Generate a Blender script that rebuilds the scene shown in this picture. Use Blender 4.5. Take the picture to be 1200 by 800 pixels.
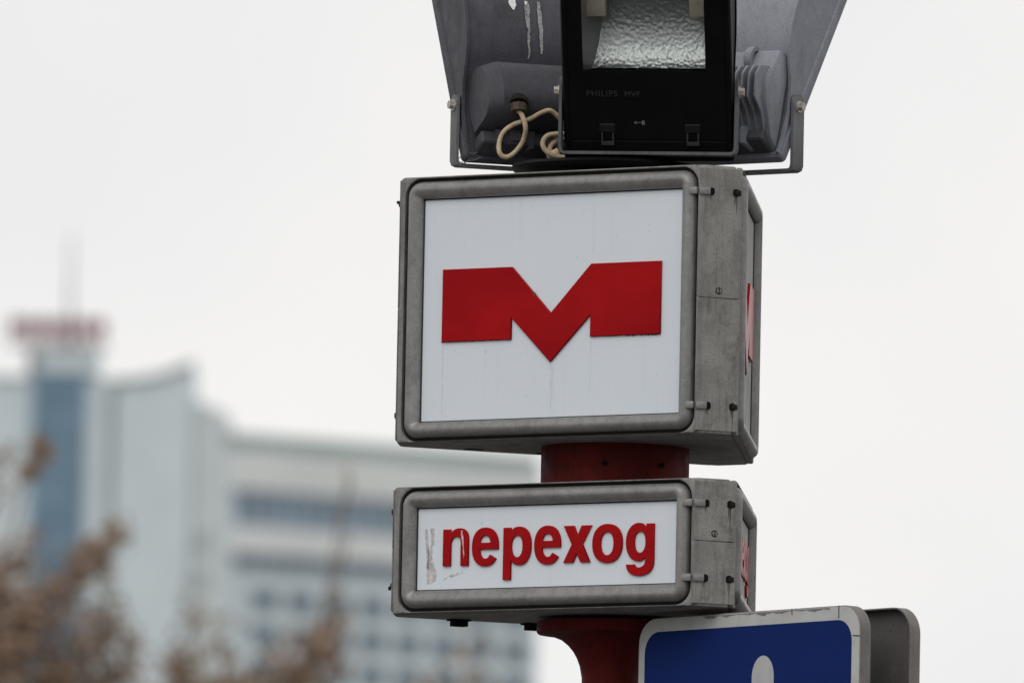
import bpy, bmesh, math, random
from mathutils import Matrix, Vector, Euler

for _o in list(bpy.data.objects):
    bpy.data.objects.remove(_o, do_unlink=True)
S = bpy.context.scene
COL = S.collection
PI = math.pi
R = math.radians
Z0 = 4.58                       # height of the underside of the upper sign box above the pavement

# ------------------------------------------------------------------ camera
cd = bpy.data.cameras.new('camera')
cam = bpy.data.objects.new('camera', cd)
COL.objects.link(cam)
S.camera = cam
cd.sensor_width = 36.0
cd.lens = 562.3                 # long telephoto from across the street
cd.clip_start = 0.5
cd.clip_end = 20000
_r = Vector((0.99979059, 0.00486276, 0.01987779))
_u = Vector((-0.01937319, -0.08798209, 0.99593365))
_f = Vector((-0.00659188, 0.99611019, 0.08786946))
cam.matrix_world = Matrix(((_r.x, _u.x, -_f.x, 0.0), (_r.y, _u.y, -_f.y, -35.8807),
                           (_r.z, _u.z, -_f.z, Z0 - 2.92845), (0, 0, 0, 1)))
cd.dof.use_dof = True
cd.dof.focus_distance = 35.75
cd.dof.aperture_fstop = 8.7

# ------------------------------------------------------------------ sky, sun, exposure
W = bpy.data.worlds.new('World')
S.world = W
W.use_nodes = True
nt = W.node_tree
nt.nodes.clear()
out = nt.nodes.new('ShaderNodeOutputWorld')
bg = nt.nodes.new('ShaderNodeBackground')
bg.inputs['Strength'].default_value = 0.1
sky = nt.nodes.new('ShaderNodeTexSky')
sky.sky_type = 'NISHITA'
sky.sun_disc = False
SUN_EL, SUN_AZ = R(40), R(206)
sky.sun_elevation = SUN_EL
sky.sun_rotation = SUN_AZ
bwn = nt.nodes.new('ShaderNodeRGBToBW')
nt.links.new(sky.outputs[0], bwn.inputs[0])
tc = nt.nodes.new('ShaderNodeTexCoord')
nz = nt.nodes.new('ShaderNodeTexNoise')
nz.inputs['Scale'].default_value = 19.0
nz.inputs['Detail'].default_value = 3.0
nt.links.new(tc.outputs['Generated'], nz.inputs['Vector'])
cr = nt.nodes.new('ShaderNodeValToRGB')
cr.color_ramp.elements[0].position = 0.30
cr.color_ramp.elements[0].color = (0.845, 0.843, 0.852, 1)
cr.color_ramp.elements[1].position = 0.70
cr.color_ramp.elements[1].color = (0.958, 0.943, 0.926, 1)
nt.links.new(nz.outputs[0], cr.inputs[0])
sc_ = nt.nodes.new('ShaderNodeVectorMath')
sc_.operation = 'SCALE'
sc_.inputs['Scale'].default_value = 10.0
nt.links.new(cr.outputs[0], sc_.inputs[0])
mx = nt.nodes.new('ShaderNodeMix')           # thick even cloud over the clear sky
mx.data_type = 'RGBA'
mx.inputs[0].default_value = 0.96
nt.links.new(bwn.outputs[0], mx.inputs[6])
nt.links.new(sc_.outputs[0], mx.inputs[7])
nt.links.new(mx.outputs[2], bg.inputs['Color'])
nt.links.new(bg.outputs[0], out.inputs['Surface'])

sl = bpy.data.lights.new('sun', 'SUN')
sun = bpy.data.objects.new('sun', sl)
COL.objects.link(sun)
sl.energy = 0.85
sl.angle = R(40)
sl.color = (1.0, 0.97, 0.93)
sdir = Vector((math.sin(SUN_AZ) * math.cos(SUN_EL), math.cos(SUN_AZ) * math.cos(SUN_EL), math.sin(SUN_EL)))
sun.rotation_euler = (-sdir).to_track_quat('-Z', 'Y').to_euler()

S.view_settings.view_transform = 'Standard'
S.view_settings.look = 'None'
S.view_settings.exposure = 0
S.view_settings.gamma = 1
S.view_settings.use_curve_mapping = False


# ------------------------------------------------------------------ materials
def new_mat(name):
    m = bpy.data.materials.new(name)
    m.use_nodes = True
    n = m.node_tree
    return m, n, n.nodes['Principled BSDF']


def noise(n, scale, detail=4.0, rough=0.55, stretch=None, off=(0, 0, 0)):
    t = n.nodes.new('ShaderNodeTexCoord')
    mp = n.nodes.new('ShaderNodeMapping')
    mp.inputs['Location'].default_value = off
    if stretch:
        mp.inputs['Scale'].default_value = stretch
    n.links.new(t.outputs['Object'], mp.inputs[0])
    z = n.nodes.new('ShaderNodeTexNoise')
    z.inputs['Scale'].default_value = scale
    z.inputs['Detail'].default_value = detail
    z.inputs['Roughness'].default_value = rough
    n.links.new(mp.outputs[0], z.inputs['Vector'])
    return z.outputs[0]


def ramp(n, src, p0, p1, c0=0.0, c1=1.0):
    r = n.nodes.new('ShaderNodeMapRange')
    r.inputs[1].default_value = p0
    r.inputs[2].default_value = p1
    r.inputs[3].default_value = c0
    r.inputs[4].default_value = c1
    n.links.new(src, r.inputs[0])
    return r.outputs[0]


def mixc(n, fac, a, b, mode='MIX'):
    x = n.nodes.new('ShaderNodeMix')
    x.data_type = 'RGBA'
    x.blend_type = mode
    for sock, v in ((x.inputs[0], fac), (x.inputs[6], a), (x.inputs[7], b)):
        if isinstance(v, (int, float)):
            sock.default_value = v
        elif isinstance(v, tuple):
            sock.default_value = (v[0], v[1], v[2], 1)
        else:
            n.links.new(v, sock)
    return x.outputs[2]


def bump(n, b, src, strength, dist):
    k = n.nodes.new('ShaderNodeBump')
    k.inputs['Strength'].default_value = strength
    k.inputs['Distance'].default_value = dist
    n.links.new(src, k.inputs['Height'])
    n.links.new(k.outputs[0], b.inputs['Normal'])


def worn(name, base, dirt, rough=0.5, spec=0.3, speck=True, blot=9.0, streak=True, metal=0.0, amount=0.5):
    """painted or cast metal with soft blotches, vertical run marks and fine dark specks"""
    m, n, b = new_mat(name)
    c = base
    f1 = ramp(n, noise(n, blot, 6), 0.38, 0.72, 0.0, amount)
    c = mixc(n, f1, c, dirt)
    if streak:
        f2 = ramp(n, noise(n, 60, 3, 0.6, (1, 1, 0.05), (3, 1, 0)), 0.50, 0.75, 0.0, amount)
        c = mixc(n, f2, c, dirt)
        f2 = ramp(n, noise(n, 170, 3, 0.7, (1, 1, 0.03), (8, 5, 0)), 0.56, 0.70, 0.0, amount * 0.8)
        c = mixc(n, f2, c, tuple(x * 0.7 for x in dirt))
        f2 = ramp(n, noise(n, 24, 7, 0.75, (1, 1, 0.6), (2, 7, 3)), 0.60, 0.68, 0.0, amount * 0.9)
        c = mixc(n, f2, c, (dirt[0] * 0.9, dirt[1] * 0.75, dirt[2] * 0.62))
    f5 = ramp(n, noise(n, 11, 9, 0.68, (1, 1, 0.7), (5, 3, 9)), 0.50, 0.60, 0.0, amount * 0.55)
    c = mixc(n, f5, c, tuple(min(1, x * 1.38) for x in base))
    f6 = ramp(n, noise(n, 8, 8, 0.7, (1.3, 1.3, 0.8), (9, 4, 1)), 0.56, 0.63, 0.0, amount * 0.8)
    c = mixc(n, f6, c, tuple(x * 0.8 for x in dirt))
    if speck:
        f3 = ramp(n, noise(n, 330, 3, 0.7, None, (7, 2, 1)), 0.55, 0.70, 0.0, 0.8)
        c = mixc(n, f3, c, tuple(x * 0.4 for x in dirt))
        f4 = ramp(n, noise(n, 520, 2, 0.5, None, (1, 9, 4)), 0.58, 0.70, 0.0, 0.4)
        c = mixc(n, f4, c, tuple(min(1, x * 1.6) for x in base))
    n.links.new(c, b.inputs['Base Color'])
    n.links.new(ramp(n, noise(n, 26, 6, 0.7), 0.3, 0.7, rough - 0.12, rough + 0.15), b.inputs['Roughness'])
    b.inputs['Specular IOR Level'].default_value = spec
    b.inputs['Metallic'].default_value = metal
    bump(n, b, noise(n, 300, 3), 0.12, 0.002)
    return m


def plain(name, col, rough=0.5, spec=0.3, metal=0.0, var=0.15, scale=20):
    m, n, b = new_mat(name)
    d = tuple(x * (1 - var) for x in col)
    l = tuple(min(1, x * (1 + var)) for x in col)
    n.links.new(mixc(n, ramp(n, noise(n, scale, 5), 0.3, 0.7), d, l), b.inputs['Base Color'])
    b.inputs['Roughness'].default_value = rough
    b.inputs['Specular IOR Level'].default_value = spec
    b.inputs['Metallic'].default_value = metal
    return m


M = {}
M['alu'] = worn('grey_cast_metal', (0.265, 0.260, 0.248), (0.115, 0.108, 0.098), 0.55, 0.10, blot=16, amount=0.6)
M['alu_frame'] = worn('grey_frame_metal', (0.245, 0.244, 0.238), (0.125, 0.122, 0.115), 0.38, 0.30, blot=45, streak=False, metal=0.35, amount=0.45)
M['groove'] = plain('black_rubber', (0.012, 0.012, 0.012), 0.7, 0.15)
M['gasket_shadow'] = plain('grey_gasket_shadow', (0.05, 0.05, 0.05), 0.8, 0.05)
M['hole'] = plain('dark_slot', (0.01, 0.01, 0.01), 0.9, 0.05)
M['red_plastic'] = None


def panel_mat():
    m, n, b = new_mat('white_sign_plastic')
    c = (0.675, 0.725, 0.775)
    f = ramp(n, noise(n, 3.5, 5), 0.35, 0.75, 0.0, 0.12)
    c = mixc(n, f, c, (0.50, 0.56, 0.62))
    f = ramp(n, noise(n, 70, 3, 0.6, (1, 1, 0.03)), 0.60, 0.8, 0.0, 0.14)
    c = mixc(n, f, c, (0.42, 0.43, 0.43))
    f = ramp(n, noise(n, 160, 1), 0.73, 0.78, 0.0, 0.35)
    c = mixc(n, f, c, (0.2, 0.2, 0.2))
    n.links.new(c, b.inputs['Base Color'])
    b.inputs['Roughness'].default_value = 0.45
    b.inputs['Specular IOR Level'].default_value = 0.02
    return m


def red_mat():
    m, n, b = new_mat('red_plastic')
    c = (0.285, 0.004, 0.007)
    f = ramp(n, noise(n, 5, 2, 0.5, (1, 1, 1.5)), 0.35, 0.62, 0.0, 0.9)
    c = mixc(n, f, c, (0.37, 0.006, 0.008))
    f = ramp(n, noise(n, 200, 2), 0.62, 0.75, 0.0, 0.5)
    c = mixc(n, f, c, (0.10, 0.003, 0.004))
    n.links.new(c, b.inputs['Base Color'])
    b.inputs['Roughness'].default_value = 0.27
    b.inputs['Specular IOR Level'].default_value = 0.05
    return m


M['panel'] = panel_mat()
M['panel_side'] = plain('darker_sign_plastic', (0.40, 0.41, 0.40), 0.7, 0.02, var=0.2, scale=9)  # darker, greyer tone for the panel on one side face
M['red_plastic'] = red_mat()
M['pole'] = worn('dark_red_paint', (0.115, 0.011, 0.010), (0.045, 0.008, 0.007), 0.6, 0.1, blot=14, amount=0.6)
M['residue'] = plain('glue_residue', (0.50, 0.495, 0.49), 0.9, 0.05, var=0.35, scale=90)
M['flake'] = plain('bare_scratch', (0.62, 0.42, 0.42), 0.8, 0.1, var=0.4, scale=200)
M['bolt'] = plain('galvanised_bolt', (0.42, 0.39, 0.36), 0.4, 0.5, 0.4, var=0.3, scale=120)
M['flood_dark'] = worn('dark_grey_enamel', (0.074, 0.076, 0.090), (0.046, 0.046, 0.052), 0.5, 0.18, blot=6, speck=True, amount=0.5)
M['flood_light'] = worn('light_grey_enamel', (0.235, 0.245, 0.285), (0.16, 0.165, 0.18), 0.5, 0.3, blot=7, speck=True, amount=0.45)
M['flood_black'] = plain('black_enamel', (0.006, 0.006, 0.0065), 0.35, 0.05)
M['yoke'] = worn('grey_bracket_paint', (0.17, 0.175, 0.19), (0.09, 0.085, 0.08), 0.5, 0.3, amount=0.5)
M['yoke_mid'] = worn('mid_grey_bracket_paint', (0.10, 0.105, 0.115), (0.055, 0.052, 0.05), 0.55, 0.15, amount=0.5)
M['yoke_dark'] = worn('dark_bracket_paint', (0.10, 0.10, 0.105), (0.05, 0.045, 0.04), 0.5, 0.25, amount=0.5)
M['clip_grey'] = plain('dark_grey_clip', (0.045, 0.044, 0.042), 0.5, 0.2)
M['clip_black'] = plain('black_clip', (0.012, 0.012, 0.012), 0.5, 0.1)
M['rubber'] = plain('black_gland_rubber', (0.02, 0.019, 0.018), 0.7, 0.1)
M['gland'] = plain('brown_gland_nut', (0.10, 0.07, 0.05), 0.6, 0.2)
M['cable'] = plain('beige_cable_sheath', (0.46, 0.36, 0.24), 0.55, 0.25, var=0.25, scale=60)
M['lampholder'] = plain('beige_ceramic', (0.42, 0.38, 0.31), 0.6, 0.2)
M['print'] = plain('grey_print', (0.036, 0.036, 0.038), 0.6, 0.1)
M['dropping'] = plain('white_dropping', (0.75, 0.74, 0.74), 0.8, 0.1, var=0.2, scale=150)
M['dropping_thin'] = plain('thin_dropping_film', (0.30, 0.30, 0.31), 0.8, 0.1, var=0.5, scale=200)


def reflector_mat():
    m, n, b = new_mat('hammered_aluminium')
    b.inputs['Base Color'].default_value = (0.30, 0.31, 0.305, 1)
    b.inputs['Metallic'].default_value = 1.0
    b.inputs['Roughness'].default_value = 0.33
    t = n.nodes.new('ShaderNodeTexCoord')
    v = n.nodes.new('ShaderNodeTexVoronoi')
    v.feature = 'SMOOTH_F1'
    v.inputs['Scale'].default_value = 120
    n.links.new(t.outputs['Object'], v.inputs['Vector'])
    bump(n, b, v.outputs['Distance'], 0.36, 0.0036)
    return m


M['reflector'] = reflector_mat()
M['cheek_metal'] = plain('dull_reflector_side', (0.30, 0.30, 0.29), 0.35, 0.4, 0.6)


def glass_mat():
    m, n, b = new_mat('lamp_glass')
    b.inputs['Base Color'].default_value = (0.9, 0.92, 0.92, 1)
    b.inputs['Transmission Weight'].default_value = 1.0
    b.inputs['Roughness'].default_value = 0.0
    b.inputs['IOR'].default_value = 1.02
    return m


M['glass'] = glass_mat()


def sign_white():
    m, n, b = new_mat('dirty_white_border')
    c = (0.47, 0.48, 0.47)
    f = ramp(n, noise(n, 18, 6), 0.4, 0.75, 0.0, 0.6)
    c = mixc(n, f, c, (0.33, 0.32, 0.30))
    f = ramp(n, noise(n, 45, 4, 0.6, (1, 1, 0.25)), 0.62, 0.74, 0.0, 0.5)
    c = mixc(n, f, c, (0.13, 0.12, 0.11))
    n.links.new(c, b.inputs['Base Color'])
    b.inputs['Roughness'].default_value = 0.6
    b.inputs['Specular IOR Level'].default_value = 0.1
    return m


def sign_blue():
    m, n, b = new_mat('blue_sign_film')
    c = (0.008, 0.022, 0.112)
    f = ramp(n, noise(n, 10, 5), 0.35, 0.7)
    c = mixc(n, f, c, (0.009, 0.023, 0.122))
    f = ramp(n, noise(n, 240, 2), 0.66, 0.75, 0.0, 0.5)
    c = mixc(n, f, c, (0.02, 0.03, 0.08))
    n.links.new(c, b.inputs['Base Color'])
    b.inputs['Roughness'].default_value = 0.5
    b.inputs['Specular IOR Level'].default_value = 0.02
    return m


M['sign_white'] = sign_white()
M['sign_blue'] = sign_blue()
M['sign_back'] = worn('bare_sign_back', (0.118, 0.115, 0.112), (0.085, 0.08, 0.076), 0.7, 0.1, blot=5, streak=False, amount=0.6)
M['sign_rim'] = worn('grey_sign_rim', (0.20, 0.19, 0.18), (0.12, 0.11, 0.10), 0.6, 0.2, amount=0.5)
M['picto'] = plain('white_pictogram_film', (0.43, 0.43, 0.435), 0.6, 0.1, var=0.08)
M['crack'] = plain('dark_crack', (0.05, 0.045, 0.045), 0.9, 0.05)


# ------------------------------------------------------------------ geometry helpers
class MB:
    def __init__(self):
        self.bm = bmesh.new()

    def poly(self, pts):
        vs = [self.bm.verts.new(p) for p in pts]
        return self.bm.faces.new(vs)

    def box(self, x0, x1, y0, y1, z0, z1):
        v = [self.bm.verts.new(p) for p in ((x0, y0, z0), (x1, y0, z0), (x1, y1, z0), (x0, y1, z0),
                                            (x0, y0, z1), (x1, y0, z1), (x1, y1, z1), (x0, y1, z1))]
        for f in ((0, 3, 2, 1), (4, 5, 6, 7), (0, 1, 5, 4), (1, 2, 6, 5), (2, 3, 7, 6), (3, 0, 4, 7)):
            self.bm.faces.new([v[i] for i in f])
        return v

    def rings(self, rings, closed=True, cap0=False, cap1=False):
        rv = [[self.bm.verts.new(p) for p in r] for r in rings]
        n = len(rings[0])
        for a, b in zip(rv, rv[1:]):
            for i in range(n if closed else n - 1):
                j = (i + 1) % n
                self.bm.faces.new((a[i], a[j], b[j], b[i]))
        if cap0:
            self.bm.faces.new(list(reversed(rv[0])))
        if cap1:
            self.bm.faces.new(rv[-1])
        return rv

    def prism(self, pts, axis, a, b):
        """closed outline (2D) swept along an axis between a and b"""
        def P(p, t):
            return {'x': (t, p[0], p[1]), 'y': (p[0], t, p[1]), 'z': (p[0], p[1], t)}[axis]
        return self.rings([[P(p, a) for p in pts], [P(p, b) for p in pts]], True, True, True)

    def cyl(self, p0, p1, r0, r1=None, n=16):
        r1 = r0 if r1 is None else r1
        p0, p1 = Vector(p0), Vector(p1)
        d = (p1 - p0).normalized()
        a = d.orthogonal().normalized()
        b = d.cross(a)
        rg = [[p + (a * math.cos(2 * PI * i / n) + b * math.sin(2 * PI * i / n)) * r for i in range(n)]
              for p, r in ((p0, r0), (p1, r1))]
        self.rings(rg, True, True, True)

    def tube(self, pts, r, n=8):
        pts = [Vector(p) for p in pts]
        rg = []
        a = None
        for i, p in enumerate(pts):
            d = (pts[min(i + 1, len(pts) - 1)] - pts[max(i - 1, 0)]).normalized()
            if a is None:
                a = d.orthogonal().normalized()
            a = (a - d * a.dot(d)).normalized()
            b = d.cross(a)
            rr = r[i] if isinstance(r, (list, tuple)) else r
            rg.append([p + (a * math.cos(2 * PI * k / n) + b * math.sin(2 * PI * k / n)) * rr for k in range(n)])
        self.rings(rg, True, True, True)

    def lathe(self, prof, n=40, c=(0, 0)):
        rg = [[(c[0] + r * math.cos(2 * PI * i / n), c[1] + r * math.sin(2 * PI * i / n), z) for i in range(n)]
              for r, z in prof]
        self.rings(rg, True, True, True)

    def xf(self, m):
        bmesh.ops.transform(self.bm, matrix=m, verts=self.bm.verts)
        return self

    def bevel(self, w, seg=2, ang=30):
        self.bm.normal_update()
        es = [e for e in self.bm.edges if len(e.link_faces) == 2 and e.calc_face_angle(0) > R(ang)]
        bmesh.ops.bevel(self.bm, geom=es, offset=w, segments=seg, profile=0.5, affect='EDGES', clamp_overlap=True)
        return self

    def mesh(self, name, mat, smooth=40):
        bmesh.ops.recalc_face_normals(self.bm, faces=self.bm.faces)
        me = bpy.data.meshes.new(name)
        if smooth:
            self.bm.normal_update()
            for f in self.bm.faces:
                f.smooth = True
            for e in self.bm.edges:
                if len(e.link_faces) != 2 or e.calc_face_angle(0) > R(smooth):
                    e.smooth = False
        self.bm.to_mesh(me)
        self.bm.free()
        me.materials.append(mat)
        return me

    def build(self, name, mat, parent=None, smooth=40):
        return put(name, self.mesh(name, mat, smooth), parent)


def put(name, me, parent=None, loc=(0, 0, 0), rz=0.0):
    o = bpy.data.objects.new(name, me)
    COL.objects.link(o)
    o.parent = parent
    o.location = loc
    o.rotation_euler = (0, 0, rz)
    return o


def tag(o, label=None, cat=None, group=None, kind=None):
    for k, v in (('label', label), ('category', cat), ('group', group), ('kind', kind)):
        if v:
            o[k] = v
    return o


def thing(name, label, cat, loc=(0, 0, 0), rz=0.0, group=None):
    return tag(put(name, None, None, loc, rz), label, cat, group)


def rrect(a, b, r, seg=6, cx=0, cz=0):
    """rounded rectangle outline, half sizes a, b"""
    r = max(r, 0.0004)
    p = []
    for qx, qz, s in ((1, 1, 0), (-1, 1, 1), (-1, -1, 2), (1, -1, 3)):
        for i in range(seg + 1):
            t = (s + i / seg) * PI / 2
            p.append((cx + qx * (a - r) + r * math.cos(t), cz + qz * (b - r) + r * math.sin(t)))
    return p


def bez(p0, p1, p2, p3, n=8, last=True):
    o = []
    for i in range(n + (1 if last else 0)):
        t = i / n
        s = 1 - t
        o.append(tuple(s ** 3 * a + 3 * s * s * t * b + 3 * s * t * t * c + t ** 3 * d
                       for a, b, c, d in zip(p0, p1, p2, p3)))
    return o


def sell(cx, cy, a, b, t0=0, t1=360, n=36, e=2.25):
    """points on a superellipse, degrees"""
    o = []
    for i in range(n + 1):
        t = R(t0 + (t1 - t0) * i / n)
        c, s = math.cos(t), math.sin(t)
        o.append((cx + a * math.copysign(abs(c) ** (2 / e), c), cy + b * math.copysign(abs(s) ** (2 / e), s)))
    return o


def flat_shape(name, loops, depth, mat, bev=0.0012):
    """filled outlines (holes allowed) standing up in XZ, thickness towards -Y from y = 0"""
    cu = bpy.data.curves.new(name, 'CURVE')
    cu.dimensions = '2D'
    cu.fill_mode = 'BOTH'
    cu.extrude = depth / 2
    cu.bevel_depth = bev
    cu.bevel_resolution = 1
    cu.offset = -bev
    for lp in loops:
        sp = cu.splines.new('POLY')
        sp.points.add(len(lp) - 1)
        for q, p in zip(sp.points, lp):
            q.co = (p[0], p[1], 0, 1)
        sp.use_cyclic_u = True
    ob = bpy.data.objects.new(name, cu)
    COL.objects.link(ob)
    dg = bpy.context.evaluated_depsgraph_get()
    me = bpy.data.meshes.new_from_object(ob.evaluated_get(dg))
    bpy.data.objects.remove(ob)
    bpy.data.curves.remove(cu)
    me.name = name
    me.transform(Matrix.Translation((0, -depth / 2, 0)) @ Matrix.Rotation(PI / 2, 4, 'X'))
    me.materials.clear()
    me.materials.append(mat)
    return me


def text_mesh(txt, size, mat):
    cu = bpy.data.curves.new('print', 'FONT')
    cu.body = txt
    cu.size = size
    cu.extrude = 0.0003
    cu.space_character = 1.1
    ob = bpy.data.objects.new('print', cu)
    COL.objects.link(ob)
    dg = bpy.context.evaluated_depsgraph_get()
    me = bpy.data.meshes.new_from_object(ob.evaluated_get(dg))
    bpy.data.objects.remove(ob)
    bpy.data.curves.remove(cu)
    me.transform(Matrix.Rotation(PI / 2, 4, 'X'))
    me.materials.clear()
    me.materials.append(mat)
    return me


# ------------------------------------------------------------------ ground
def ground_height(y):
    t = min(1, max(0, (y - 450) / 500))
    return 38 * t * t * (3 - 2 * t)


g = MB()
xs = [-6000 + 600 * i for i in range(21)]
ys = [-3000, -1000, -300, -100, 0, 100, 300, 450, 500, 550, 600, 650, 700, 750, 800, 850, 900, 950, 1200, 2000, 4000, 8000]
g.rings([[(x, y, ground_height(y)) for x in xs] for y in ys], closed=False)
gm, n_, b_ = new_mat('wet_asphalt_ground')
n_.links.new(mixc(n_, ramp(n_, noise(n_, 0.4, 8), 0.35, 0.7), (0.05, 0.05, 0.05), (0.085, 0.083, 0.08)), b_.inputs['Base Color'])
b_.inputs['Roughness'].default_value = 0.8
tag(g.build('ground', gm), kind='structure')

# ------------------------------------------------------------------ the pole
TH = 0.57846                                   # turn of the three-sided boxes
pole = thing('sign_pole', 'dark red metal pole carrying the two grey light boxes, flared under the lower box', 'pole', (0, 0, 0))
m = MB()
m.lathe([(0.11, 0.0), (0.11, 0.3), (0.065, 0.34), (0.065, Z0 - 0.55), (0.066, Z0 - 0.518), (0.071, Z0 - 0.492), (0.0775, Z0 - 0.475), (0.086, Z0 - 0.460),
         (0.098, Z0 - 0.446), (0.113, Z0 - 0.434), (0.135, Z0 - 0.4255), (0.158, Z0 - 0.4215), (0.166, Z0 - 0.4215), (0.169, Z0 - 0.418),
         (0.169, Z0 - 0.394)], 64)
m.build('flared_shaft', M['pole'], pole)
m = MB()
m.lathe([(0.167, Z0 - 0.100), (0.167, Z0 + 0.004)], 64)
m.build('neck', M['pole'], pole)
for ang in (-98, -52):                   # small bolts around the neck
    m = MB()
    a = R(ang)
    m.cyl((0.165 * math.cos(a), 0.165 * math.sin(a), Z0 - 0.047), (0.173 * math.cos(a), 0.173 * math.sin(a), Z0 - 0.047), 0.006, n=8)
    m.build('bolt', M['hole'], pole)
m = MB()
m.cyl((0, 0, Z0 + 0.604), (0, 0, Z0 + 0.64), 0.10, n=32)
m.build('stub', M['flood_black'], pole)
m = MB()
m.lathe([(0.19, Z0 + 0.617), (0.212, Z0 + 0.620), (0.218, Z0 + 0.627), (0.212, Z0 + 0.634), (0.15, Z0 + 0.640)], 56, (-0.03, -0.02))
m.build('mounting_disc', M['flood_black'], pole)


# ------------------------------------------------------------------ three-sided light boxes
FCX, PCX = 0.0058, 0.0095


gr = random.Random(11)
M['grime'] = plain('dark_grime', (0.085, 0.075, 0.065), 0.9, 0.05, var=0.4, scale=150)


def light_box(name, label, cat, Wd, c, H, zb, fa, fb, fcz, pa, pb, pcz, fr, seam, lat_hi, lat_lo, screw_z):
    """Wd face width, c corner width, H height, zb underside; frame half sizes fa, fb at fcz; panel pa, pb at pcz"""
    root = thing(name, label, cat, (0, 0, zb), -TH)
    Sd = Wd + 2 * c
    ap = Sd / (2 * math.sqrt(3))                # centre to face
    apc = Sd / math.sqrt(3) - c * math.sqrt(3) / 2   # centre to corner face
    inset = 0.011
    # housing
    d1 = ap - inset
    n1 = [Vector((math.cos(-PI / 2 + k * PI / 3), math.sin(-PI / 2 + k * PI / 3))) for k in range(6)]
    dist = [d1 if k % 2 == 0 else apc for k in range(6)]

    def corner(k):
        a, b = n1[k], n1[(k + 1) % 6]
        da, db = dist[k], dist[(k + 1) % 6]
        det = a.x * b.y - a.y * b.x
        return ((da * b.y - db * a.y) / det, (a.x * db - b.x * da) / det)
    hexa = [corner(k) for k in range(6)]
    m = MB()
    m.prism(hexa, 'z', 0.0, H)
    m.bevel(0.006, 2)
    m.build('housing', M['alu'], root)
    # meshes shared by the three faces (X across, Z up, -Y outwards)
    fz = H / 2
    m = MB()                                    # outer lip round the frame
    o1 = rrect(Wd / 2 + 0.003, H / 2 - 0.001, 0.014, 6, 0, fz)
    i1 = rrect(fa + 0.0085, fb + 0.0075, fr + 0.006, 6, FCX, fcz)
    m.rings([[(p[0], 0.0, p[1]) for p in i1], [(p[0], -inset, p[1]) for p in i1],
             [(p[0] * 0.6 + q[0] * 0.4, -inset - 0.0018, p[1] * 0.6 + q[1] * 0.4) for p, q in zip(i1, o1)],
             [(p[0], -inset + 0.002, p[1]) for p in o1], [(p[0], 0.0, p[1]) for p in o1]])
    lip = m.mesh('face_lip', M['alu'], 50)
    m = MB()
    q = rrect(fa + 0.0086, fb + 0.0076, fr + 0.006, 6, FCX, fcz)
    m.rings([[(p[0], -0.0005, p[1]) for p in q], [(p[0], -0.0025, p[1]) for p in q]], True, True, True)
    seal = m.mesh('seal', M['groove'], 30)
    m = MB()                                    # frame with a rounded outer shoulder and a sloping inner face
    rg = []
    for o, h in ((0.0, 0.001), (0.0, 0.006), (0.0016, 0.0125), (0.0050, 0.0180), (0.0095, 0.0222), (0.0145, 0.0242), (0.0195, 0.0245), (0.0240, 0.0232)):
        rg.append([(p[0], -h, p[1]) for p in rrect(fa - o, fb - o, max(fr - o, 0.004), 6, FCX, fcz)])
    rg.append([(p[0], -0.0165, p[1]) for p in rrect(pa + 0.0025, pb + 0.0025, 0.0045, 6, PCX, pcz)])
    rg.append([(p[0], -0.0130, p[1]) for p in rrect(pa, pb, 0.003, 6, PCX, pcz)])
    rg.append([(p[0], -0.0010, p[1]) for p in rrect(pa, pb, 0.003, 6, PCX, pcz)])
    m.rings(rg)
    frame = m.mesh('face_frame', M['alu_frame'], 50)
    m = MB()
    m.box(PCX - pa - 0.002, PCX + pa + 0.002, -0.0050, -0.0026, pcz - pb - 0.002, pcz + pb + 0.002)
    pan = m.mesh('face_panel', M['panel'], 0)
    pan_side = pan.copy()
    pan_side.materials[0] = M['panel_side']
    m = MB()  # dark ring at the panel edge draws seal and bezel shadow in one colour
    qo, qi = rrect(pa, pb, 0.003, 6, PCX, pcz), rrect(pa - 0.0026, pb - 0.0026, 0.003, 6, PCX, pcz)
    m.rings([[(p[0], -0.0048, p[1]) for p in qo], [(p[0], -0.0075, p[1]) for p in qo], [(p[0], -0.0075, p[1]) for p in qi],
             [(p[0], -0.0048, p[1]) for p in qi], [(p[0], -0.0048, p[1]) for p in qo]])
    shadow_ring = m.mesh('gasket_shadow_ring', M['gasket_shadow'], 30)
    m = MB()                                    # hinge tab that laps from the frame over the corner face
    m.box(-0.016, 0.0115, -0.0045, 0.0, -0.0085, 0.0085)
    m.bevel(0.0022, 2)
    tab = m.mesh('latch_tab', M['alu_frame'], 40)
    m = MB()
    m.prism(rrect(0.0075, 0.0085, 0.006), 'y', -0.0012, 0.0)
    slot = m.mesh('latch_slot', M['hole'], 40)
    m = MB()
    m.box(-0.007, 0.007, -0.0032, 0.0, -0.0058, 0.0058)
    m.bevel(0.002, 2)
    stub = m.mesh('latch_pin', M['groove'], 40)
    hw = c / 2 + 0.004
    plates = []
    for z0, z1 in ((0.007, seam - 0.0009), (seam + 0.0009, H - 0.007)):
        m = MB()
        m.box(-hw + 0.004, hw - 0.003, -0.0024, 0.0, z0, z1)
        m.bevel(0.0010, 1)
        plates.append(m.mesh('corner_plate', M['alu'], 40))
    m = MB()
    m.rings([[(rr * math.cos(2 * PI * i / 20), yy, rr * math.sin(2 * PI * i / 20)) for i in range(20)]
             for rr, yy in ((0.0078, 0.0), (0.0078, -0.0006), (0.0062, -0.0008))], True, False, True)
    ring = m.mesh('screw_well', M['hole'], 30)
    m = MB()
    m.cyl((0, 0, 0), (0, -0.0020, 0), 0.0058, n=16)
    screw = m.mesh('screw', M['alu'], 30)
    m = MB()
    m.box(-0.0010, 0.0010, -0.0026, -0.0016, -0.0056, 0.0056)
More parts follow.
